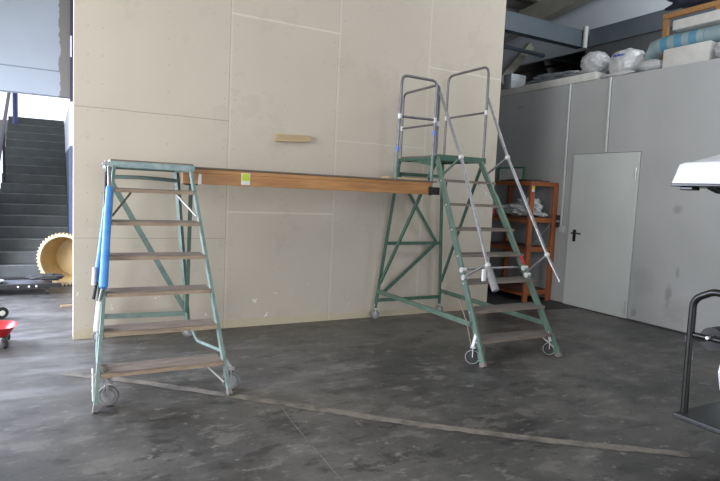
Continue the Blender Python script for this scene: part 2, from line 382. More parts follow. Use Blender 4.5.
# lintel wall above the stair, pier beside it
struct(MB().box(-1.6, 0.80, 9.5, 9.7, 2.68, 8).build('wall_lintel', 'lintel', smooth=False))
mb = MB(); mb.box(-3.5, -0.98, 9.5, 9.7, 0, 2.68); mb.box(-3.5, -1.6, 9.5, 9.7, 2.68, 8)
struct(mb.build('wall_back_left', 'hall_wall', smooth=False))
struct(MB().box(0.262, 0.80, 9.701, 14.2, 1.99, 2.68).build('wall_pier_upper', 'pier_white', smooth=False))
struct(MB().box(0.262, 0.80, 9.701, 14.2, 0, 1.99).build('wall_pier_lower', 'pier_blue', smooth=False))
struct(MB().box(0.20, 0.245, 9.44, 9.5, 2.52, 2.62, 0.004).build('trim_1', 'pier_white', smooth=False))
struct(MB().box(0.25, 0.40, 9.46, 9.5, 2.62, 4.9).build('trim_2', 'violet_paint', smooth=False))
struct(MB().box(0.25, 0.275, 9.44, 9.459, 3.25, 3.55, 0.004).build('trim_6', 'pier_white', smooth=False))

# the stair: sixteen steps rising away
mb = MB(); poly = [(9.8, 0)]
for k in range(16): poly += [(9.8+0.28*k, 0.17*(k+1)), (9.8+0.28*(k+1), 0.17*(k+1))]
poly += [(14.9, 2.72), (14.9, 0)]
mb.prism(poly, 0, -0.770, 0.257)
st = thing('staircase', (-0.27, 9.8, 0), 'dark concrete staircase rising to daylight on the left', 'staircase')
mb.build('steps', 'stair', st, smooth=False)
for k in range(16):
    y = 9.8+0.28*k; z = 0.17*(k+1)
    MB().box(-0.768, 0.255, y-0.008, y+0.022, z-0.010, z+0.003).build('nosing', 'nosing', st, smooth=False)
struct(MB().box(-0.98, -0.78, 9.701, 14.9, 0, 1.2).build('wall_stair_left', 'pier_blue', smooth=False))
struct(MB().box(-6, 6, 14.9, 24, 2.4, 2.715).build('ground_outside', 'hall_wall', smooth=False))
rl = thing('stair_railing', (-0.72, 9.9, 0), 'dark violet stair handrail with blue post left of the staircase', 'railing')
MB().tube([(-0.72, 10.0, 1.42), (-0.74, 13.85, 3.21), (-0.74, 14.3, 3.3)], 0.032, 10).build('handrail', 'violet_paint', rl)
for yy, zt in ((10.1, 1.45), (12.0, 2.33)):
    MB().cyl((-0.73, yy, 0.17*(int((yy-9.8)/0.28)+1)-0.01), (-0.73, yy, zt), 0.022, 10).build('post', 'violet_paint', rl)
part_label(MB().cyl((-0.64, 13.9, 2.55), (-0.64, 13.9, 3.6), 0.05, 12).build('post', 'blue_post', rl), 'blue painted post')

# roof, purlins, rafter, beams, gable
def rz(y): return 5.72+0.135*(9-y)
mb = MB(); N = 90; y0, y1 = -6.5, 10.6
for i in range(N):
    a = y0+(y1-y0)*i/N; b = y0+(y1-y0)*(i+1)/N; h = 0.05 if i % 2 else 0.0
    mb.prism([(a, rz(a)+h), (b, rz(b)+h), (b, rz(b)+h+0.05), (a, rz(a)+h+0.05)], 0, -6.2, 14.8)
struct(mb.build('ceiling', 'roof', smooth=False))
for k in range(8):
    y = 9.9-2.1*k
    struct(MB().box(-6.0, 9.0, y-0.06, y+0.06, rz(y)-0.20, rz(y)-0.005).build('ceiling_purlin', 'purlin', smooth=False))
y=8.9
struct(MB().box(5.12, 9.0, y-0.06, y+0.06, rz(y)-0.20, rz(y)-0.005).build('ceiling_purlin', 'purlin', smooth=False))
struct(MB().prism([(-6, rz(-6)-0.60), (-6, rz(-6)-0.21), (10.4, rz(10.4)-0.21), (10.4, rz(10.4)-0.60)], 0, 8.74, 8.98).build('ceiling_rafter', 'purlin', smooth=False))
def ibeam(name, lo, hi, axis, c):
    mb = MB(); z0, z1 = 4.43, 4.75
    if axis == 'x':
        mb.box(lo, hi, c+0.0, c+0.02, z0, z1); mb.box(lo, hi, c-0.005, c+0.16, z0, z0+0.02); mb.box(lo, hi, c-0.005, c+0.16, z1-0.02, z1)
    else:
        mb.box(c, c+0.02, lo, hi, z0, z1); mb.box(c-0.005, c+0.16, lo, hi, z0, z0+0.02); mb.box(c-0.005, c+0.16, lo, hi, z1-0.02, z1)
    return struct(mb.build(name, 'beam_blue', smooth=False))
ibeam('beam_cross', 5.12, 8.93, 'x', 7.80); ibeam('beam_side', -6, 7.72, 'y', 8.98)
struct(MB().cyl((8.90, 7.74, 4.40), (8.90, 7.74, 4.80), 0.045, 14).build('trim_3', 'conduit'))
struct(MB().box(9.14, 9.2, -6.2, 10.5, 4.45, 7.8).build('wall_gable', 'gable', smooth=False))
# service pipes and bracing in the dark bay under the cross beam
def pipe(name, pts, r, mat, label, grp='pipes under the cross beam'):
    return tag(MB().tube(pts, r, 10).build(name, mat), label, 'pipe', grp)
pipe('service_pipe', [(7.871, 9.0, 4.547), (9.176, 9.0, 4.529), (10.631, 9.0, 4.53)], 0.04, 'beam_blue', 'upper grey pipe running along below the blue-grey cross beam')
pipe('service_pipe', [(8.51, 9.26, 4.109), (10.788, 9.26, 4.755)], 0.03, 'black_metal', 'thin dark pipe slanting up to the right above the long white mattress')
tag(MB().bar((8.225, 9.3, 3.909), (9.023, 9.3, 4.77), 0.14, 0.16).build('roof_brace', 'purlin', smooth=False), 'brown-grey diagonal brace beside the right edge of the plasterboard wall', 'brace')
tag(MB().bar((9.772, 9.3, 4.197), (9.448, 9.3, 4.667), 0.07, 0.10).build('roof_brace', 'hall_wall', smooth=False), 'short grey hanger behind the white mattress', 'brace')

# floor joint filled with pale mortar
def strip(pts, wdt, name):
    mb = MB(); vs = []
    for i, p in enumerate(pts):
        a = Vector(pts[max(i-1, 0)]); b = Vector(pts[min(i+1, len(pts)-1)]); t = (b-a).normalized(); nn = Vector((-t.y, t.x))
        for s_ in (1, -1): vs.append(mb.bm.verts.new((p[0]+s_*nn.x*wdt/2*random.uniform(.75, 1.2), p[1]+s_*nn.y*wdt/2*random.uniform(.75, 1.2), 0.0025)))
    for i in range(len(pts)-1): mb.face([vs[2*i], vs[2*i+1], vs[2*i+3], vs[2*i+2]])
    return struct(mb.build(name, 'filler', smooth=False))
def dense(pts, n=14):
    o = []
    for a, b in zip(pts, pts[1:]):
        for k in range(n): o.append(Vector(a).lerp(Vector(b), k/n))
    return o+[Vector(pts[-1])]
strip(dense([(0.10, 4.80), (0.524, 4.459), (1.187, 3.843), (2.021, 3.028), (2.7, 2.45), (3.407, 1.93)]), 0.082, 'trim_4')
strip(dense([(1.40, 3.60), (1.366, 3.33), (1.327, 2.498), (1.31, 2.0)]), 0.006, 'trim_5')
# dark joint at the foot of the right wall
struct(MB().box(RW-0.006, RW, -6, 7.8, 0, 0.018).build('baseboard_right', 'rubber', smooth=False))

# door in the right wall
d = struct(MB().box(RW-0.022, RW+0.045, 4.705, 5.745, 0.012, 2.165, 0.004).build('door_1', 'door_paint', smooth=False))
hd = MB(); hd.box(RW-0.03, RW-0.022, 5.605, 5.655, 0.93, 1.10, 0.002)
hd.cyl((RW-0.022, 5.63, 1.05), (RW-0.075, 5.63, 1.05), 0.011); hd.tube(arc([(RW-0.075, 5.645, 1.05), (RW-0.078, 5.55, 1.05), (RW-0.06, 5.50, 1.05)], 0.02), 0.010)
part_label(hd.build('door_handle', 'black_plastic', d), 'black lever handle')
for z in (0.14, 1.87): MB().cyl((RW-0.032, 4.735, z-0.07), (RW-0.032, 4.735, z+0.09), 0.011).build('hinge', 'bright_steel', d)
for y, z in ((5.30, 1.585), (5.14, 1.59), (5.30, 1.32), (5.14, 1.325)): MB().box(RW-0.0245, RW-0.0215, y-0.035, y+0.035, z-0.004, z+0.004).build('tape_mark', 'conduit', d, smooth=False)

# conduits and switch boxes
t = thing('conduit', (RW-0.02, 5.89, 1.1), 'thin white conduit left of the door, ending at two black sockets', 'conduit', 'conduits')
MB().tube([(RW-0.02, 5.905, 3.172), (RW-0.02, 5.885, 1.12)], 0.014).build('tube', 'conduit', t)
MB().box(RW-0.045, RW, 5.82, 5.90, 1.04, 1.13, 0.004).build('end_box', 'conduit', t, smooth=False)
t2 = thing('conduit', (RW-0.02, 5.22, 2.18), 'thin white conduit dropping to the top edge of the door', 'conduit', 'conduits')
MB().tube([(RW-0.02, 5.235, 3.172), (RW-0.02, 5.218, 2.18)], 0.015).build('tube', 'conduit', t2)
for z, nm in ((1.25, 'upper of two small black wall sockets left of the door'), (1.145, 'lower of two small black wall sockets left of the door')):
    s_ = thing('wall_socket', (RW, 5.95, z), nm, 'socket')
    MB().box(RW-0.035, RW, 5.93, 5.975, z-0.038, z+0.038, 0.005).build('housing', 'black_plastic', s_, smooth=False)
    MB().cyl((RW-0.037, 5.952, z), (RW-0.035, 5.952, z), 0.017).build('socket_face', 'rubber', s_)

# ---------------------------------------------------------------- casters
def caster(parent, x, y, r, mount, tilt=0.3, tyre='tyre_grey', white=False):
    """wheel on the floor with fork and mount plate, one part with sub-parts"""
    ax = Vector((math.cos(tilt), math.sin(tilt), 0)); c = Vector((x, y, r)); wd = 0.026
    a = c-ax*wd/2
    wh = MB().lathe(a, ax, [(0, r*0.0), (0, r*0.70), (-0.003, r*0.76), (0.0, r*0.95), (wd*.25, r), (wd*.75, r), (wd, r*0.95), (wd+0.003, r*0.76), (wd, r*0.70), (wd, 0)], 28).build('caster', tyre, parent)
    hb = MB().lathe(a-ax*0.006, ax, [(0, 0), (0, r*0.35), (0.004, r*0.6), (wd+0.008, r*0.6), (wd+0.012, r*0.35), (wd+0.012, 0)], 20).build('hub', 'caster_white' if tyre != 'rubber' else 'rubber', wh)
    if tyre == 'rubber':
        MB().tube([a-ax*0.012+r*0.93*(math.cos(q)*ax.cross(Vector((0, 0, 1)))+math.sin(q)*Vector((0, 0, 1))) for q in [i*math.pi/14 for i in range(28)]], 0.004, 6, closed=True).build('guard_ring', 'caster_white', wh)
    fk = MB(); top = Vector(mount)
    for s_ in (-1, 1): fk.bar(c+ax*s_*(wd/2+0.010), Vector((c.x, c.y, r*2+0.02))+ax*s_*(wd/2+0.010), 0.006, 0.035, up=ax)
    fk.bar(Vector((c.x, c.y, r*2+0.018))-ax*0.03, Vector((c.x, c.y, r*2+0.018))+ax*0.03, 0.045, 0.008)
    fk.bar(Vector((c.x, c.y, r*2+0.02)), top, 0.025, 0.025)
    fk.build('fork', 'white_tape' if white else 'bright_steel', wh, smooth=False)
    return wh

# ---------------------------------------------------------------- rolling ladders
def stair_ladder(root, y0, t, z1, s, n, xl, a, xr, b, green, tread, zt, depth=0.20, thick=0.034, inset=0.0):
    L = lambda z, off=0: Vector((xl+a*z-0.012, y0+t*z+off, z)); R = lambda z, off=0: Vector((xr+b*z+0.012-inset*(0.022+0.018*z), y0+t*z+off, z))
    for f in (L, R):
        side = -1 if f is L else 1
        st_ = MB().bar(f(0.025), f(zt), 0.022, 0.062, up=(0, 1, 0)).build('stringer', green, root, smooth=False)
        MB().bar(f(0.0), f(0.035), 0.028, 0.066, up=(0, 1, 0)).build('foot', 'tread_grey', st_, smooth=False)
        for k in range(n):
            z = z1+s*k+0.012; p = f(z)
            MB().cyl(p+Vector((side*0.008, 0.0, 0)), p+Vector((side*0.02, 0.0, 0)), 0.009, 8).build('bolt', 'bright_steel', st_)
    for k in range(n):
        z = z1+s*k; y = y0+t*z; x0 = xl+a*z; x1 = xr+b*z
        tr = MB().prism([(x0+0.004, y-0.02), (x1+0.03*inset, y-0.02), (x1+0.03*inset, y-0.02+depth), (x0+0.004+inset*0.055, y-0.02+depth)], 2, z+0.005, z+thick)
        o = tr.build('step', tread, root, smooth=False)
        MB().box(x0+0.005, x1-0.003+0.03*inset, y-0.024, y-0.0195, z+0.002, z+thick-0.007).build('step_edge', 'edge_ply' if tread == 'tread' else 'tread', o, smooth=False)
    return L, R

# --- the left one
r1 = thing('rolling_ladder', (0.69, 3.9, 0), 'left pale green rolling ladder with six brown steps and blue-wrapped rail', 'ladder')
zt = 1.60
L, R = stair_ladder(r1, 3.906, 0.56, 0.194, 0.243, 6, 0.261, 0.113, 1.119, -0.073, 'green', 'tread', zt)
pf = MB().box(0.405, 1.035, 4.80, 5.50, 1.635, 1.662, 0.004).build('platform', 'tread', r1, smooth=False)
part_label(MB().box(0.400, 1.045, 4.785, 4.81, 1.598, 1.650, 0.006).build('platform_trim', 'greygreen', r1, smooth=False), 'scuffed pale grey-green front edge')
mb = MB(); mb.box(0.405, 0.43, 4.81, 5.52, 1.598, 1.634); mb.box(1.015, 1.04, 4.81, 5.52, 1.598, 1.634); mb.box(0.43, 1.015, 5.495, 5.52, 1.598, 1.634)
mb.build('platform_frame', 'green', r1, smooth=False)
# rear frame
mb = MB(); legs = []
for (bx, by, tx) in ((0.40, 5.66, 0.46), (1.185, 5.60, 1.03)):
    MB().bar((bx, by, 0.10), (tx, 5.50, 1.60), 0.038, 0.034).build('rear_leg', 'green', r1, smooth=False)
MB().tube(arc([(0.455, 5.50, 1.53), (0.74, 5.46, 1.535), (1.03, 5.50, 1.52)], 0.6, 8), 0.018, 10).build('rear_crossbar', 'green', r1)
MB().bar((0.41, 5.65, 0.24), (1.17, 5.60, 0.235), 0.02, 0.045).build('rear_crossbar', 'green', r1, smooth=False)
MB().bar((0.44, 5.485, 1.54), (1.17, 5.60, 0.24), 0.048, 0.018, up=(0, 1, 0)).build('rear_diagonal', 'green', r1, smooth=False)
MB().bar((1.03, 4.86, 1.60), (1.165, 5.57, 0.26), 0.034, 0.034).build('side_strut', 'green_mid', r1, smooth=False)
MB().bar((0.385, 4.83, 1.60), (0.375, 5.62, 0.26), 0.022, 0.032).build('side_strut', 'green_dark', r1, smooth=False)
MB().tube(arc([(1.19, 5.58, 0.16), (1.16, 5.1, 0.09), (1.13, 4.08, 0.27)], 0.8, 8), 0.014, 10).build('side_bar', 'green', r1)
MB().tube(arc([(0.385, 5.62, 0.16), (0.34, 5.1, 0.09), (0.28, 4.08, 0.27)], 0.8, 8), 0.014, 10).build('side_bar', 'green', r1)
# steel step braces
MB().cyl((0.37, 4.05, 0.20), (0.275, 3.955, 0.085), 0.008).build('brace', 'bright_steel', r1)
MB().cyl((0.985, 4.05, 0.20), (1.10, 3.955, 0.085), 0.008).build('brace', 'bright_steel', r1)
MB().cyl((0.545, 4.72, 1.41), (0.405, 4.60, 1.235), 0.008).build('brace', 'deck_wood', r1)
MB().cyl((0.885, 4.72, 1.41), (1.02, 4.60, 1.245), 0.008).build('brace', 'bright_steel', r1)
caster(r1, 0.337, 4.01, 0.068, (0.285, 4.03, 0.24), 1.25)
caster(r1, 1.172, 4.03, 0.068, (1.11, 4.03, 0.24), 1.25)
caster(r1, 0.385, 5.66, 0.055, (0.405, 5.655, 0.20), 1.3)
caster(r1, 1.185, 5.60, 0.055, (1.18, 5.598, 0.20), 1.3)
# adjusting rod and pins by the left foot
MB().cyl((0.243, 3.96, 0.06), (0.243, 4.03, 0.26), 0.007).build('spindle', 'bright_steel', r1)
for z in (0.12, 0.22): MB().cyl((0.233, 3.97+0.2*z, z), (0.28, 3.97+0.2*z, z), 0.007).build('pin', 'bright_steel', r1)
MB().cyl((0.35, 4.80, 1.625), (0.40, 4.80, 1.625), 0.014).build('bolt', 'bright_steel', r1)
MB().cyl((0.365, 4.80, 1.625), (0.385, 4.80, 1.625), 0.026, 6).build('bolt', 'bright_steel', r1)
# folded-down handrail with blue foam and white wrap
hr = MB().tube(arc([(0.391, 4.74, 1.60), (0.385, 4.63, 1.44), (0.319, 4.25, 0.76), (0.302, 4.28, 0.66), (0.287, 4.27, 0.44)], 0.06), 0.013).build('folded_handrail', 'steel', r1)
part_label(MB().tube([(0.385, 4.625, 1.445), (0.352, 4.43, 1.10), (0.3205, 4.245, 0.77), (0.318, 4.236, 0.755)], [0.024, 0.027, 0.030, 0.022], 14).build('foam_wrap', 'blue_foam', hr), 'bright blue foam wrap')
part_label(MB().tube([(0.3015, 4.279, 0.655), (0.287, 4.27, 0.45)], [0.022, 0.028], 12).build('plastic_wrap', 'white_tape', hr), 'white plastic wrap')
hr2 = MB().tube(arc([(0.372, 4.76, 1.56), (0.363, 4.70, 1.30), (0.297, 4.55, 0.74), (0.276, 4.55, 0.62)], 0.06), 0.012).build('folded_handrail', 'rubber', r1)
part_label(MB().tube([(0.362, 4.697, 1.29), (0.33, 4.62, 1.0), (0.298, 4.552, 0.745)], [0.014, 0.020, 0.026], 14).build('foam_wrap', 'blue_foam', hr2), 'bright blue foam wrap')
part_label(MB().tube([(0.283, 4.535, 0.86), (0.279, 4.53, 0.73)], 0.016, 12).build('plastic_wrap', 'white_tape', hr2), 'white plastic wrap')

# --- the right one
r2 = thing('rolling_ladder', (3.84, 3.757, 0), 'right green rolling ladder with seven steps, raised platform and steel handrails', 'ladder')
ZT = 1.875
L2, R2 = stair_ladder(r2, 3.757, 0.624, 0.181, 0.243, 7, 3.372, 0.119, 4.316, -0.053, 'green_mid', 'tread_grey', ZT, 0.185, 0.028, 1.0)
MB().box(3.60, 4.22, 4.93, 5.68, 1.905, 1.925, 0.003).build('platform', 'tread_grey', r2, smooth=False)
mb = MB(); mb.box(3.585, 4.235, 4.915, 4.945, 1.865, 1.93, 0.003)
mb.build('platform_trim', 'green_dark', r2, smooth=False)
mb = MB(); mb.box(3.585, 3.61, 4.945, 5.70, 1.875, 1.904); mb.box(4.21, 4.235, 4.945, 5.70, 1.875, 1.904); mb.box(3.61, 4.21, 5.675, 5.70, 1.875, 1.904)
mb.build('platform_frame', 'green_dark', r2, smooth=False)
MB().prism([(4.95, 1.90), (5.45, 1.862), (4.95, 1.80)], 0, 3.59, 3.605).build('gusset', 'green_dark', r2, smooth=False)
for (bx, tx) in ((3.385, 3.60), (4.325, 4.22)):
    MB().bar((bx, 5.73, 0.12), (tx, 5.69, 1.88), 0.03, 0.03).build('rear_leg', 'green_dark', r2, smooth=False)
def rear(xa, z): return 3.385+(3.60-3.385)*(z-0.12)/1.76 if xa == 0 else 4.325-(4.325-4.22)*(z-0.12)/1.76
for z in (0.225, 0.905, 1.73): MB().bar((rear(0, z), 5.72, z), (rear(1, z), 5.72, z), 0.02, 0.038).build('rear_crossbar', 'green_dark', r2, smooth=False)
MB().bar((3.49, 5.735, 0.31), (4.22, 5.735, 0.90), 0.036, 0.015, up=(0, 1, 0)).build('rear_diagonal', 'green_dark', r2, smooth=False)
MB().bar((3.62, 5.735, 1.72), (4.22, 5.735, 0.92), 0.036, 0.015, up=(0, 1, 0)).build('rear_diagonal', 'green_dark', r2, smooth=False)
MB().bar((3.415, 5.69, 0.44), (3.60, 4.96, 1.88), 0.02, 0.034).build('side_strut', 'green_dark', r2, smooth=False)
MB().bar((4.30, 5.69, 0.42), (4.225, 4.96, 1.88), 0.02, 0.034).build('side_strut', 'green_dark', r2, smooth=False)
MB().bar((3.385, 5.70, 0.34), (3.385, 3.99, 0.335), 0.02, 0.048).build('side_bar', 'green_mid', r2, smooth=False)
MB().bar((4.32, 5.70, 0.30), (4.31, 3.97, 0.285), 0.02, 0.048).build('side_bar', 'green_mid', r2, smooth=False)
MB().tube([(3.475, 4.30, 0.80), (4.27, 4.30, 0.80)], 0.012).build('stretcher', 'steel', r2)
for z in (0.80, 0.735): 
    for f in (L2, R2): MB().cyl(f(z)+Vector((-0.025, -0.02, 0)), f(z)+Vector((0.025, -0.02, 0)), 0.026, 12).build('clamp', 'joint', r2)
part_label(MB().bar(R2(1.52)+Vector((0.016, 0, 0)), R2(1.12)+Vector((0.016, 0, 0)), 0.010, 0.064, up=(0, 1, 0)).build('repair_plate', 'green_bright', r2, smooth=False), 'bright green repair plate')
part_label(MB().bar(R2(0.92)+Vector((-0.01, -0.045, 0)), R2(0.84)+Vector((-0.01, -0.045, 0)), 0.025, 0.02).build('tag_strip', 'red', r2, smooth=False), 'red tag')
# braces under the lowest and top steps
MB().cyl((3.50, 3.93, 0.19), (3.39, 3.80, 0.06), 0.008).build('brace', 'tread', r2)
MB().cyl((4.20, 3.93, 0.19), (4.32, 3.80, 0.05), 0.008).build('brace', 'bright_steel', r2)
MB().cyl((4.09, 4.87, 1.65), (4.21, 4.74, 1.47), 0.008).build('brace', 'bright_steel', r2)
MB().cyl((3.68, 4.87, 1.65), (3.57, 4.74, 1.47), 0.008).build('brace', 'tread_grey', r2)
caster(r2, 3.342, 3.895, 0.066, (3.40, 3.92, 0.27), 0.9, 'rubber', True)
caster(r2, 4.277, 3.87, 0.062, (4.30, 3.90, 0.24), 0.9, 'rubber')
caster(r2, 3.385, 5.73, 0.055, (3.385, 5.73, 0.18), 1.3, 'tyre_grey')
caster(r2, 4.325, 5.73, 0.055, (4.325, 5.73, 0.18), 1.3, 'tyre_grey')
MB().tube(arc([(3.33, 4.12, 0.55), (3.34, 4.0, 0.36), (3.35, 3.93, 0.16)], 0.1), 0.006, 8).build('release_cable', 'tread', r2)
MB().tube(arc([(4.255, 4.27, 0.80), (4.28, 4.06, 0.50), (4.315, 3.93, 0.27)], 0.1), 0.006, 8).build('release_cable', 'tread', r2)
# guards of the platform
g = MB().tube(arc([(4.22, 4.945, 1.93), (4.22, 4.945, 2.93), (4.22, 5.67, 2.93), (4.22, 5.67, 1.93)], 0.10), 0.0145).build('platform_guard', 'steel_purple', r2)
MB().tube([(4.22, 4.945, 2.43), (4.22, 5.67, 2.43)], 0.012).build('middle_rail', 'steel_purple', g)
for y in (4.945, 5.67): MB().cyl((4.22, y, 2.405), (4.22, y, 2.455), 0.021, 12).build('joint', 'joint', g)
g = MB().tube(arc([(3.60, 4.98, 1.93), (3.60, 4.98, 2.66), (3.60, 5.68, 2.65), (3.60, 5.68, 1.93)], 0.08), 0.0135).build('platform_guard', 'steel_purple', r2)
MB().tube([(3.60, 4.98, 2.25), (3.60, 5.68, 2.25)], 0.012).build('middle_rail', 'steel_purple', g)
for y in (4.98, 5.68): MB().cyl((3.60, y, 2.225), (3.60, y, 2.275), 0.021, 12).build('joint', 'joint', g)
# sloping handrails
hl = MB().tube([(3.585, 4.945, 2.565), (3.580, 4.529, 1.887), (3.462, 3.900, 0.88)], 0.0165).build('handrail', 'steel', r2)
part_label(MB().tube([(3.461, 3.896, 0.872), (3.458, 3.775, 0.680)], 0.034, 14).build('grip', 'grip', hl), 'thick grey foam grip')
MB().box(3.385, 3.425, 3.87, 3.895, 0.75, 0.86, 0.008).build('hanging_clip', 'white_tape', hl, smooth=False)
MB().cyl((3.580, 4.529, 1.887), L2(1.70), 0.012).build('stay', 'green_mid', hl)
MB().cyl((3.464, 3.912, 0.90), L2(0.735), 0.012).build('stay', 'steel', hl)
h2 = MB().tube([(4.240, 4.960, 2.60), (4.211, 4.553, 1.926), (4.25, 3.955, 0.967), (4.287, 3.803, 0.724)], 0.0165).build('handrail', 'steel', r2)
MB().cyl((4.211, 4.553, 1.926), R2(1.74), 0.012).build('stay', 'steel', h2)
MB().cyl((4.25, 3.955, 0.967), R2(0.75), 0.012).build('stay', 'steel', h2)
for h, ps in ((hl, ((3.580, 4.529, 1.887), (3.463, 3.905, 0.89))), (h2, ((4.211, 4.553, 1.926), (4.25, 3.955, 0.967)))):
    for p in ps:
        MB().blob(p, 0.028, 0.028, 0.03, 0.0, sub=2).build('joint', 'joint', h)

# ---------------------------------------------------------------- walkway between the ladders
wk = thing('plank_walkway', (2.3, 5.2, 1.5), 'long orange timber plank walkway bridging the two ladders', 'walkway')
MB().box(0.965, 3.46, 4.885, 4.93, 1.500, 1.592, 0.003).build('front_beam', 'beam_wood', wk, smooth=False)
MB().box(1.10, 3.46, 5.40, 5.445, 1.500, 1.592, 0.003).build('rear_beam', 'beam_wood', wk, smooth=False)
MB().box(1.055, 3.50, 4.885, 4.93, 1.5925, 1.628, 0.003).build('top_rail', 'beam_wood', wk, smooth=False)
for k, (ya, yb) in enumerate(((4.875, 5.06), (5.065, 5.25), (5.255, 5.45))):
    MB().box(1.05, 3.56, ya, yb, 1.629, 1.644, 0.002).build('deck_board', 'deck_wood', wk, smooth=False)
for x in (1.4, 2.3, 3.2): MB().box(x, x+0.05, 4.93, 5.40, 1.51, 1.59).build('crosspiece', 'beam_wood', wk, smooth=False)
part_label(MB().box(3.461, 3.60, 4.876, 5.45, 1.50, 1.580, 0.003).build('end_bracket', 'black_metal', wk, smooth=False), 'black steel end bracket')
part_label(MB().box(0.98, 1.09, 4.884, 4.93, 1.488, 1.4995).build('end_plate', 'black_metal', wk, smooth=False), 'black steel end plate')
part_label(MB().box(1.092, 1.118, 4.868, 4.885, 1.500, 1.585, 0.003).build('clamp_plate', 'card', wk, smooth=False), 'white metal clamp plate')
c_ = part_label(MB().box(1.464, 1.543, 4.880, 4.8845, 1.512, 1.612).build('sticker', 'card', wk, smooth=False), 'white card with a lime square')
MB().box(1.470, 1.537, 4.8785, 4.8798, 1.545, 1.608).build('sticker_print', 'lime', c_, smooth=False)
g = MB().tube(arc([(3.095, 4.965, 1.50), (3.12, 4.965, 2.69), (3.555, 4.965, 2.685), (3.545, 4.965, 1.52)], 0.07), 0.0145).build('walkway_guard', 'steel_purple', wk)
MB().tube([(3.115, 4.965, 2.28), (3.55, 4.965, 2.285)], 0.013).build('middle_rail', 'steel_purple', g)
for x in (3.095, 3.545): part_label(MB().cyl((x, 4.965, 1.49), (x+0.003, 4.965, 1.92), 0.018).build('guard_socket', 'green', g), 'green socket tube')
for x in (3.115, 3.55): MB().cyl((x, 4.965, 2.255), (x, 4.965, 2.305), 0.023, 12).build('joint', 'joint', g)
for x, z in ((3.105, 1.93), (3.548, 2.12)): part_label(MB().cyl((x, 4.965, z), (x+.001, 4.965, z+0.05), 0.019, 12).build('tape_band', 'blue_tape', g), 'blue tape band')
tag(MB().box(3.02, 3.52, 4.985, 5.12, 1.645, 1.668, 0.003).build('board_offcut', 'pale_wood', smooth=False), 'pale wooden board lying on the walkway at the foot of the guard rail', 'board')

# batten screwed to the wall
tag(MB().prism([(2.100, 1.990), (2.498, 2.012), (2.494, 2.080), (2.102, 2.066)], 1, PD-0.045, PD).build('wooden_batten', 'pale_wood', smooth=False), 'short pale wooden batten fixed to the plasterboard wall above the walkway', 'batten')

# ---------------------------------------------------------------- orange shelving
SX0, SX1, SY0, SY1 = 6.03, 6.575, 5.99, 6.98
sh = thing('shelving_unit', (6.3, 6.4, 0), 'orange-brown shelving unit standing left of the white door', 'shelf')
for x in (SX0, SX1-0.075):
    for y in (SY0, SY1-0.045): MB().box(x, x+0.075, y, y+0.045, 0, 1.74, 0.004).build('post', 'shelf_wood', sh, smooth=False)
for z in (0.12, 0.76, 1.19):
    b = MB().box(SX0+0.01, SX1-0.01, SY0+0.046, SY1-0.046, z+0.015, z+0.045, 0.003).build('shelf_board', 'shelf_board', sh, smooth=False)
    MB().box(SX0+0.076, SX1-0.076, SY0+0.012, SY0+0.034, z-0.02, z+0.05, 0.002).build('shelf_rail', 'shelf_wood', b, smooth=False)
    MB().box(SX0+0.012, SX0+0.034, SY0+0.046, SY1-0.046, z-0.03, z+0.014, 0.002).build('shelf_rail', 'shelf_wood', b, smooth=False)
mb = MB(); mb.box(SX0, SX1, SY0, SY1, 1.742, 1.760, 0.003)
b = mb.build('top_board', 'shelf_wood', sh, smooth=False)
mb = MB(); mb.box(SX0+0.076, SX1-0.076, SY0+0.005, SY0+0.03, 1.70, 1.741); mb.box(SX0+0.005, SX0+0.03, SY0+0.046, SY1-0.046, 1.70, 1.741)
mb.build('top_rail', 'shelf_wood', sh, smooth=False)
mb = MB(); mb.cyl((SX0+0.08, SY0+0.028, 0.80), (SX1-0.08, SY0+0.028, 1.16), 0.005, 8); mb.cyl((SX0+0.08, SY0+0.036, 1.16), (SX1-0.08, SY0+0.036, 0.80), 0.005, 8)
mb.build('cross_brace', 'steel', sh)
lb = part_label(MB().box(SX0+0.012, SX0+0.063, SY0-0.003, SY0, 1.61, 1.69).build('label_card', 'card', sh, smooth=False), 'yellow and white card')
MB().box(SX0+0.014, SX0+0.061, SY0-0.005, SY0-0.003, 1.645, 1.688).build('label_print', 'yellow', lb, smooth=False)
# white dust sheet on the middle shelf
mb = MB(); mb.blob((6.29, 6.42, 1.325), 0.18, 0.32, 0.10, 0.35, 2.6, 0.1, 5, 3)
mb.blob((6.30, 6.30, 1.43), 0.13, 0.15, 0.085, 0.6, 3.2, 0.0, 4, 8); mb.blob((6.28, 6.20, 1.37), 0.11, 0.12, 0.08, 0.6, 3.2, 0.0, 4, 2)
mb.blob((6.42, 6.13, 1.275), 0.09, 0.07, 0.03, 0.5, 3.0, 0.0, 4, 5)
tag(mb.build('dust_sheet', 'cloth', angle=80), 'crumpled white dust sheet heaped on the upper inner shelf of the orange unit', 'sheet')
rb = thing('paint_can', (6.11, 6.84, 1.235), 'small red can at the left end of the upper inner shelf of the orange unit', 'can')
MB().lathe((6.11, 6.84, 1.236), (0, 0, 1), [(0, 0), (0, 0.034), (0.10, 0.034), (0.10, 0.0)], 20).build('body', 'red', rb)
MB().lathe((6.11, 6.84, 1.337), (0, 0, 1), [(0, 0), (0, 0.036), (0.012, 0.036), (0.012, 0)], 20).build('lid', 'card', rb)
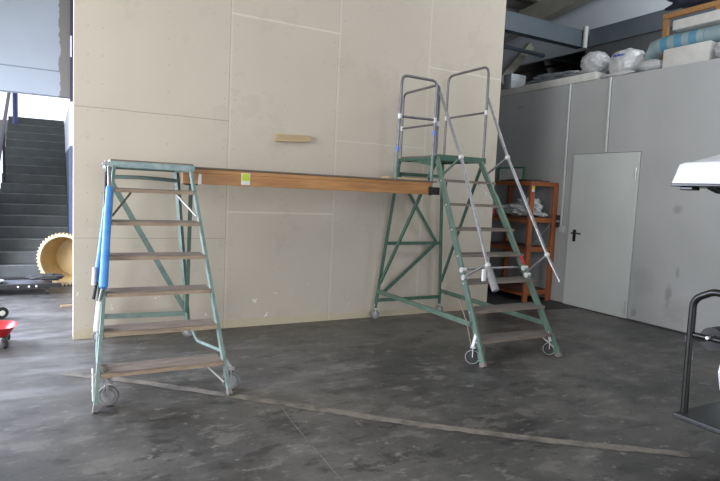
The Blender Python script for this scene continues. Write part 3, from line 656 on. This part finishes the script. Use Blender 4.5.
# flat black tray and green-framed board on top
mb = MB(); mb.prism([(6.10, 6.18), (6.46, 6.07), (6.40, 6.62), (6.12, 6.74)], 2, 1.761, 1.778)
mb.prism([(6.16, 6.22), (6.40, 6.15), (6.36, 6.55), (6.17, 6.64)], 2, 1.7785, 1.790)
tag(mb.build('black_tray', 'black_plastic', smooth=False), 'flat black tray lying on top of the orange shelving unit', 'tray')
gf = thing('framed_panel', (6.5, 6.7, 1.76), 'pale panel in a green frame leaning on the wall atop the shelf', 'panel')
mb = MB(); mb.box(6.515, 6.54, 6.66, 7.24, 1.98, 2.005, 0.003); mb.box(6.515, 6.54, 6.66, 6.685, 1.762, 1.98, 0.003); mb.box(6.515, 6.54, 7.215, 7.24, 1.762, 1.98, 0.003)
mb.build('frame', 'green_bright', gf, smooth=False)
MB().box(6.522, 6.535, 6.685, 7.215, 1.765, 1.98).build('board', 'conduit', gf, smooth=False)
# dark post in the gap beside the plasterboard wall
tag(MB().box(5.74, 5.90, 6.92, 7.0, 0, 3.10, 0.003).build('timber_post', 'black_metal', smooth=False), 'dark brown upright timber in the gap right of the plasterboard wall', 'post')
# thin dark sheet over the passage floor
mb = MB(); mb.prism([(5.25, 5.60), (6.56, 5.45), (6.56, 7.6), (5.2, 7.6)], 2, 0.0, 0.006)
tag(mb.build('passage_floor_sheet', 'rubber', smooth=False), 'thin dark sheet on the floor under the shelving in the passage', 'mat')

# ---------------------------------------------------------------- things stored on top of the right-hand room
T = RT
mb = MB(); mb.box(6.592, 7.1, 5.50, 7.75, T+0.004, T+0.125, 0.03)
for v in mb.bm.verts:
    v.co.z += 0.018*noise.noise(v.co*2.0)
tag(mb.build('foam_mattress', 'foam_white'), 'long thin white foam mattress along the top of the grey wall', 'mattress')
sm = MB().blob((7.15, 6.62, T+0.225), 0.30, 0.55, 0.085, 0.35, 2.5, 0.3, 5, 6).build('plastic_sheet', 'sheet_grey', angle=80)
tag(sm, 'crumpled grey plastic sheet lying on the long foam mattress', 'plastic sheet')
mb = MB(); mb.box(6.72, 7.05, 7.30, 7.50, T+0.155, T+0.40, 0.02)
tag(mb.build('foam_block', 'sheet_grey'), 'pale grey foam block upright at the far end of the long mattress', 'foam block')
tag(MB().blob((6.86, 5.75, T+0.295), 0.19, 0.20, 0.165, 0.10, 3.0, 0.1, 5, 1).build('packing_bag', 'bag', angle=80), 'round translucent bag farthest left on the grey wall', 'bag', 'stored bags')
b2 = MB().blob((6.88, 5.235, T+0.205), 0.20, 0.235, 0.20, 0.08, 2.0, 0.15, 5, 2).build('packing_bag', 'bag_bright', angle=80)
tag(b2, 'plump white bag with small blue print, second from the left', 'bag', 'stored bags')
mb = MB()
for k in range(9):
    y = 5.29-0.017*k; mb.box(6.645, 6.665, y-0.008, y+0.008, T+0.285+0.004*math.sin(k*2.3), T+0.303+0.006*math.sin(k*1.7))
pr = mb.build('printed_mark', 'blue_print', b2, smooth=False)
tag(MB().blob((6.655, 5.20, T+0.035), 0.06, 0.24, 0.03, 0.15, 2.6, 0.1, 4, 9).build('packing_bag', 'bag_bright', angle=80), 'flat white bag end lying in front of the printed bag, right of the mattress', 'bag', 'stored bags')
tag(MB().blob((6.74, 4.775, T+0.085), 0.13, 0.18, 0.08, 0.10, 2.2, 0.15, 5, 4).build('wrapped_pillow', 'bag', angle=80), 'flat white wrapped pillow between the printed bag and the white box', 'pillow')
mb = MB(); mb.box(6.66, 7.15, 4.0, 4.585, T+0.003, T+0.245, 0.02)
tag(mb.build('foam_box', 'foam_white'), 'cream white foam block under the blue and white roll', 'foam block')
mb = MB()
mb.tube([(7.0, 4.97, T+0.14), (6.95, 4.93, T+0.26), (6.88, 4.83, T+0.345), (6.86, 4.68, T+0.365), (6.86, 4.3, T+0.36), (6.86, 3.4, T+0.36)], [0.05, 0.095, 0.10, 0.10, 0.10, 0.10], 18)
tag(mb.build('wrapped_roll', 'wrap_blue', angle=80), 'long blue and white plastic-wrapped roll bending over the cream block', 'roll')
tag(MB().blob((6.74, 3.84, T+0.12), 0.11, 0.135, 0.11, 0.12, 2.6, 0.1, 5, 11).build('packing_bag', 'bag', angle=80), 'grey translucent bag right of the cream foam block', 'bag', 'stored bags')
mb = MB(); mb.box(6.74, 7.10, 3.6, 4.545, T+0.478, T+0.60, 0.015)
tag(mb.build('foam_slab', 'foam_white'), 'white foam slab lying on top of the blue and white roll', 'foam slab')
fr = thing('wooden_rack', (7.3, 4.2, T), 'honey-coloured wooden rail rack standing behind the white foam slab', 'rack')
for y in (4.97, 4.28, 3.6): MB().box(7.22, 7.27, y-0.035, y+0.035, T, T+0.805, 0.003).build('upright', 'frame_wood', fr, smooth=False)
MB().box(7.215, 7.275, 3.5, 5.01, T+0.807, T+0.875, 0.003).build('top_bar', 'frame_wood', fr, smooth=False)
tag(MB().blob((7.34, 4.40, T+1.045), 0.16, 0.62, 0.165, 0.3, 2.5, 0.2, 5, 13).build('cloth_bundle', 'dark_blue_cloth', angle=80), 'dark blue cloth bundle draped on the wooden rail rack', 'cloth')

# ---------------------------------------------------------------- golf cart at the right edge
gc = thing('golf_cart', (4.6, 1.5, 0), 'white-roofed golf cart with black grab bar at the right edge', 'golf cart')
rf = MB()
prof = [(3.40, 1.641), (3.405, 1.655), (3.442, 1.765), (3.465, 1.780), (3.50, 1.772), (3.54, 1.788), (3.88, 1.868), (4.4, 1.915), (5.0, 1.89), (5.35, 1.80), (5.45, 1.662), (5.45, 1.641)]
ys = [(2.20, 0.0), (2.199, 0.55), (2.19, 0.90), (2.16, 0.97), (2.0, 1.0), (1.55, 1.01), (1.1, 1.0), (0.94, 0.97), (0.91, 0.90), (0.901, 0.55), (0.90, 0.0)]
rings = []
for y, s_ in ys: rings.append([rf.bm.verts.new((x, y, 1.655+max(z-1.655, 0)*s_ if z > 1.645 else z)) for x, z in prof])
for A, B in zip(rings, rings[1:]):
    for k in range(len(prof)): rf.face([A[k], A[(k+1) % len(prof)], B[(k+1) % len(prof)], B[k]])
rf.face(rings[0]); rf.face(rings[-1][::-1])
part_label(rf.build('roof', 'cart_white', gc, angle=50), 'glossy white moulded roof')
MB().box(3.395, 5.455, 0.895, 2.205, 1.622, 1.640, 0.004).build('roof_rim', 'cart_black', gc, smooth=False)
MB().box(3.42, 3.50, 2.08, 2.16, 1.600, 1.622, 0.006).build('roof_mount', 'cart_black', gc, smooth=False)
for y in (2.02, 1.08):
    MB().tube(arc([(4.10, y, 0.62), (3.98, y, 1.50), (3.80, y, 1.602), (3.58, y, 1.604), (3.50, y, 1.622)], 0.08), 0.018).build('roof_post', 'cart_black', gc)
    MB().tube(arc([(5.30, y, 0.62), (5.12, y, 1.60)], 0.08), 0.018).build('roof_post', 'cart_black', gc)
# folding rear footboard with grab bar
mb = MB(); mb.box(3.33, 3.86, 1.02, 2.02, 0.215, 0.25, 0.01)
part_label(mb.build('footboard', 'cart_deck', gc, smooth=False), 'dark grey rear footboard')
gb = MB().tube(arc([(3.395, 1.985, 0.245), (3.398, 1.992, 0.60), (3.398, 1.995, 0.95), (3.392, 1.88, 1.01), (3.385, 1.12, 1.01), (3.385, 1.04, 0.95), (3.385, 1.04, 0.245)], 0.09), 0.021, 14).build('grab_bar', 'cart_black', gc)
MB().tube([(3.398, 1.97, 0.735), (3.386, 1.05, 0.745)], 0.017).build('lower_bar', 'cart_black', gb)
MB().cyl((3.36, 1.875, 0.742), (3.42, 1.875, 0.742), 0.010).build('bolt', 'bright_steel', gb)
MB().cyl((3.70, 2.035, 0.665), (3.94, 2.035, 0.665), 0.075, 18).build('side_bumper', 'rubber', gc)
MB().bar((3.40, 2.01, 0.70), (3.71, 2.03, 0.675), 0.03, 0.035).build('bumper_arm', 'cart_black', gc, smooth=False)
# body, seats, wheels, steering
body = MB(); body.prism([(3.90, 0.30), (3.86, 0.42), (3.90, 0.58), (4.70, 0.60), (4.85, 0.32), (5.35, 0.32), (5.55, 0.75), (5.85, 0.62), (5.95, 0.30), (5.80, 0.22), (4.0, 0.22)], 1, 0.98, 2.06)
part_label(body.build('body', 'cart_white', gc, smooth=False), 'white body shell')
MB().box(3.88, 4.22, 1.02, 2.02, 0.60, 0.70, 0.03).build('seat', 'rubber', gc)
MB().box(4.30, 4.72, 1.02, 2.02, 0.60, 0.70, 0.03).build('seat', 'rubber', gc)
MB().box(4.20, 4.31, 1.02, 2.02, 0.70, 1.08, 0.03).build('backrest', 'rubber', gc)
for x in (4.20, 5.60):
    for y, s_ in ((2.07, 1), (0.97, -1)):
        wh = MB().lathe((x, y-s_*0.14, 0.215), (0, s_, 0), [(0, 0), (0, 0.13), (0, 0.19), (0.02, 0.215), (0.13, 0.215), (0.15, 0.19), (0.15, 0.12), (0.14, 0.0)], 28).build('wheel', 'rubber', gc)
        MB().lathe((x, y+s_*0.008, 0.215), (0, s_, 0), [(0, 0.11), (0.012, 0.09), (0.006, 0.0)], 20).build('hub_cap', 'conduit', wh)
MB().cyl((5.55, 1.72, 0.66), (5.12, 1.72, 0.98), 0.02).build('steering_column', 'cart_black', gc)
MB().tube([(5.10+0.10*math.cos(a), 1.72+0.17*math.sin(a), 1.0+0.13*math.cos(a)) for a in [k*math.pi/12 for k in range(24)]], 0.014, 8, closed=True).build('steering_wheel', 'cart_black', gc)

# ---------------------------------------------------------------- left background
# toothed drum lying on its side, open end towards us
dc = Vector((0.15, 8.8, 0.375)); ax = Vector((0.42, 0.80, 0.0)).normalized()
dr = thing('toothed_drum', (0.25, 9.0, 0), 'ochre drum lying on its side with toothed rim, left of the wall', 'drum')
N = 44; mb = MB(); d_ = ax; x = d_.cross(Vector((0, 0, 1))).normalized(); y = d_.cross(x)
outs, tips, ins, backs, bi = [], [], [], [], []
for k in range(N*2):
    a = k*math.pi/N; dirv = math.cos(a)*x+math.sin(a)*y
    ro = 0.345 if k % 2 else 0.375
    tips.append(mb.bm.verts.new(dc+dirv*ro)); ins.append(mb.bm.verts.new(dc-d_*0.002+dirv*0.315))
    outs.append(mb.bm.verts.new(dc+d_*0.05+dirv*ro))
    backs.append(mb.bm.verts.new(dc+d_*0.05+dirv*0.315))
for k in range(N*2):
    j = (k+1) % (N*2)
    mb.face([tips[k], tips[j], ins[j], ins[k]]); mb.face([tips[k], outs[k], outs[j], tips[j]]); mb.face([outs[k], backs[k], backs[j], outs[j]]); mb.face([ins[k], ins[j], backs[j], backs[k]])
part_label(mb.build('rim', 'ochre_pale', dr, smooth=False), 'pale toothed rim')
MB().lathe(dc+d_*0.05, d_, [(0, 0.314), (0, 0.335), (0.30, 0.28), (0.30, 0.0), (0.28, 0.0), (0.28, 0.265), (0.0, 0.314)], 48).build('body', 'ochre', dr)
# low black flatbed with grey deck
fb = thing('flatbed_dolly', (-0.6, 8.45, 0), 'low black flatbed dolly with grey deck in front of the stairs', 'dolly')
MB().box(-2.2, 0.10, 8.70, 8.77, 0.10, 0.15, 0.004).build('side_rail', 'black_plastic', fb, smooth=False)
MB().box(-2.2, 0.12, 8.20, 8.27, 0.09, 0.14, 0.004).build('side_rail', 'black_plastic', fb, smooth=False)
MB().box(-2.2, 0.02, 8.27, 8.70, 0.095, 0.125, 0.004).build('deck', 'deck_grey', fb, smooth=False)
for xx in (-2.0, -0.9, -0.05):
    for yy in (8.27, 8.67): MB().cyl((xx, yy, 0.047), (xx+0.03, yy, 0.047), 0.046, 16).build('wheel', 'rubber', fb)
for xx in (-0.36, -0.24, -0.16): part_label(MB().cyl((xx, 8.198, 0.115), (xx, 8.188, 0.115), 0.012, 10).build('reflector', 'card', fb), 'small white reflector')
tag(MB().blob((-0.06, 8.45, 0.19), 0.20, 0.10, 0.04, 0.3, 3, 0.2, 4, 5).build('black_cover', 'rubber', angle=80), 'crumpled black cover lying on the right end of the dolly', 'cover')
tag(MB().lathe((-0.68, 8.42, 0.134), (0, 0, 1), [(0, 0), (0, 0.14), (0.03, 0.17), (0.035, 0.16), (0.012, 0.13), (0.012, 0)], 28).build('round_dish', 'tyre_grey', angle=60), 'shallow grey round dish on the dolly at the left edge', 'dish')
# red toy wagon at the left edge
wg = thing('pull_wagon', (-0.56, 5.75, 0), 'low red tray wagon with grey wheels at the left edge', 'wagon')
mb = MB()
ring = lambda sx, sy, z, m=32: [Vector((-0.57+sx*math.copysign(abs(math.cos(a))**0.6, math.cos(a)), 5.84+sy*math.copysign(abs(math.sin(a))**0.6, math.sin(a)), z)) for a in [k*2*math.pi/m for k in range(m)]]
rs = [ring(0.25, 0.14, 0.095), ring(0.30, 0.18, 0.175), ring(0.31, 0.19, 0.178), ring(0.295, 0.175, 0.172), ring(0.245, 0.135, 0.105)]
vv = [[mb.bm.verts.new(p) for p in q] for q in rs]
for A, B in zip(vv, vv[1:]):
    for k in range(32): mb.face([A[k], A[(k+1) % 32], B[(k+1) % 32], B[k]])
mb.face(vv[0]); mb.build('tray', 'red', wg)
mb = MB(); q = [mb.bm.verts.new(p+Vector((0, 0, 0.003))) for p in rs[4]]; mb.face(q); mb.build('tray_liner', 'tyre_grey', wg)
for xx in (-0.35, -0.77):
    for yy in (5.70, 5.95):
        wh = MB().lathe((xx-0.02, yy, 0.048), (1, 0.25, 0), [(0, 0), (0, 0.04), (0.008, 0.048), (0.032, 0.048), (0.04, 0.04), (0.04, 0)], 20).build('wheel', 'rubber', wg)
        MB().lathe((xx+0.021, yy+0.01, 0.048), (1, 0.25, 0), [(0, 0.026), (0.006, 0.02), (0.006, 0)], 16).build('hub', 'steel', wh)
mb = MB(); mb.bar((-0.35, 5.64, 0.07), (-0.35, 6.0, 0.07), 0.02, 0.02); mb.bar((-0.77, 5.64, 0.07), (-0.77, 6.0, 0.07), 0.02, 0.02); mb.box(-0.77, -0.35, 5.80, 5.86, 0.07, 0.096)
mb.build('axle_frame', 'black_metal', wg, smooth=False)
# small red scooter end behind it
sc = thing('toy_scooter', (-0.6, 6.95, 0), 'small red scooter with one black wheel behind the red wagon', 'scooter')
for xx in (-0.455, -0.86):
    wh = MB().lathe((xx, 6.93, 0.062), (0.35, -1, 0), [(0, 0), (0, 0.045), (0, 0.058), (0.008, 0.062), (0.025, 0.062), (0.033, 0.058), (0.033, 0.045), (0.033, 0)], 24).build('wheel', 'black_plastic', sc)
    MB().lathe((xx+0.011, 6.895, 0.062), (0.35, -1, 0), [(0, 0.03), (0.005, 0.026), (0.005, 0)], 8).build('hub', 'card', wh)
MB().box(-0.82, -0.50, 6.87, 6.96, 0.075, 0.095, 0.006).build('deck', 'red', sc, smooth=False)
MB().tube([(-0.46, 6.91, 0.065), (-0.50, 6.91, 0.16), (-0.54, 6.91, 0.62)], 0.014).build('steering_post', 'red', sc)
MB().tube([(-0.54, 6.80, 0.62), (-0.54, 7.02, 0.62)], 0.013).build('handlebar', 'rubber', sc)
tag(MB().bar((0.10, 7.36, 0.012), (0.42, 7.39, 0.012), 0.03, 0.022).build('wood_offcut', 'pale_wood', smooth=False), 'small pale stick on the floor beside the left wall corner', 'stick')
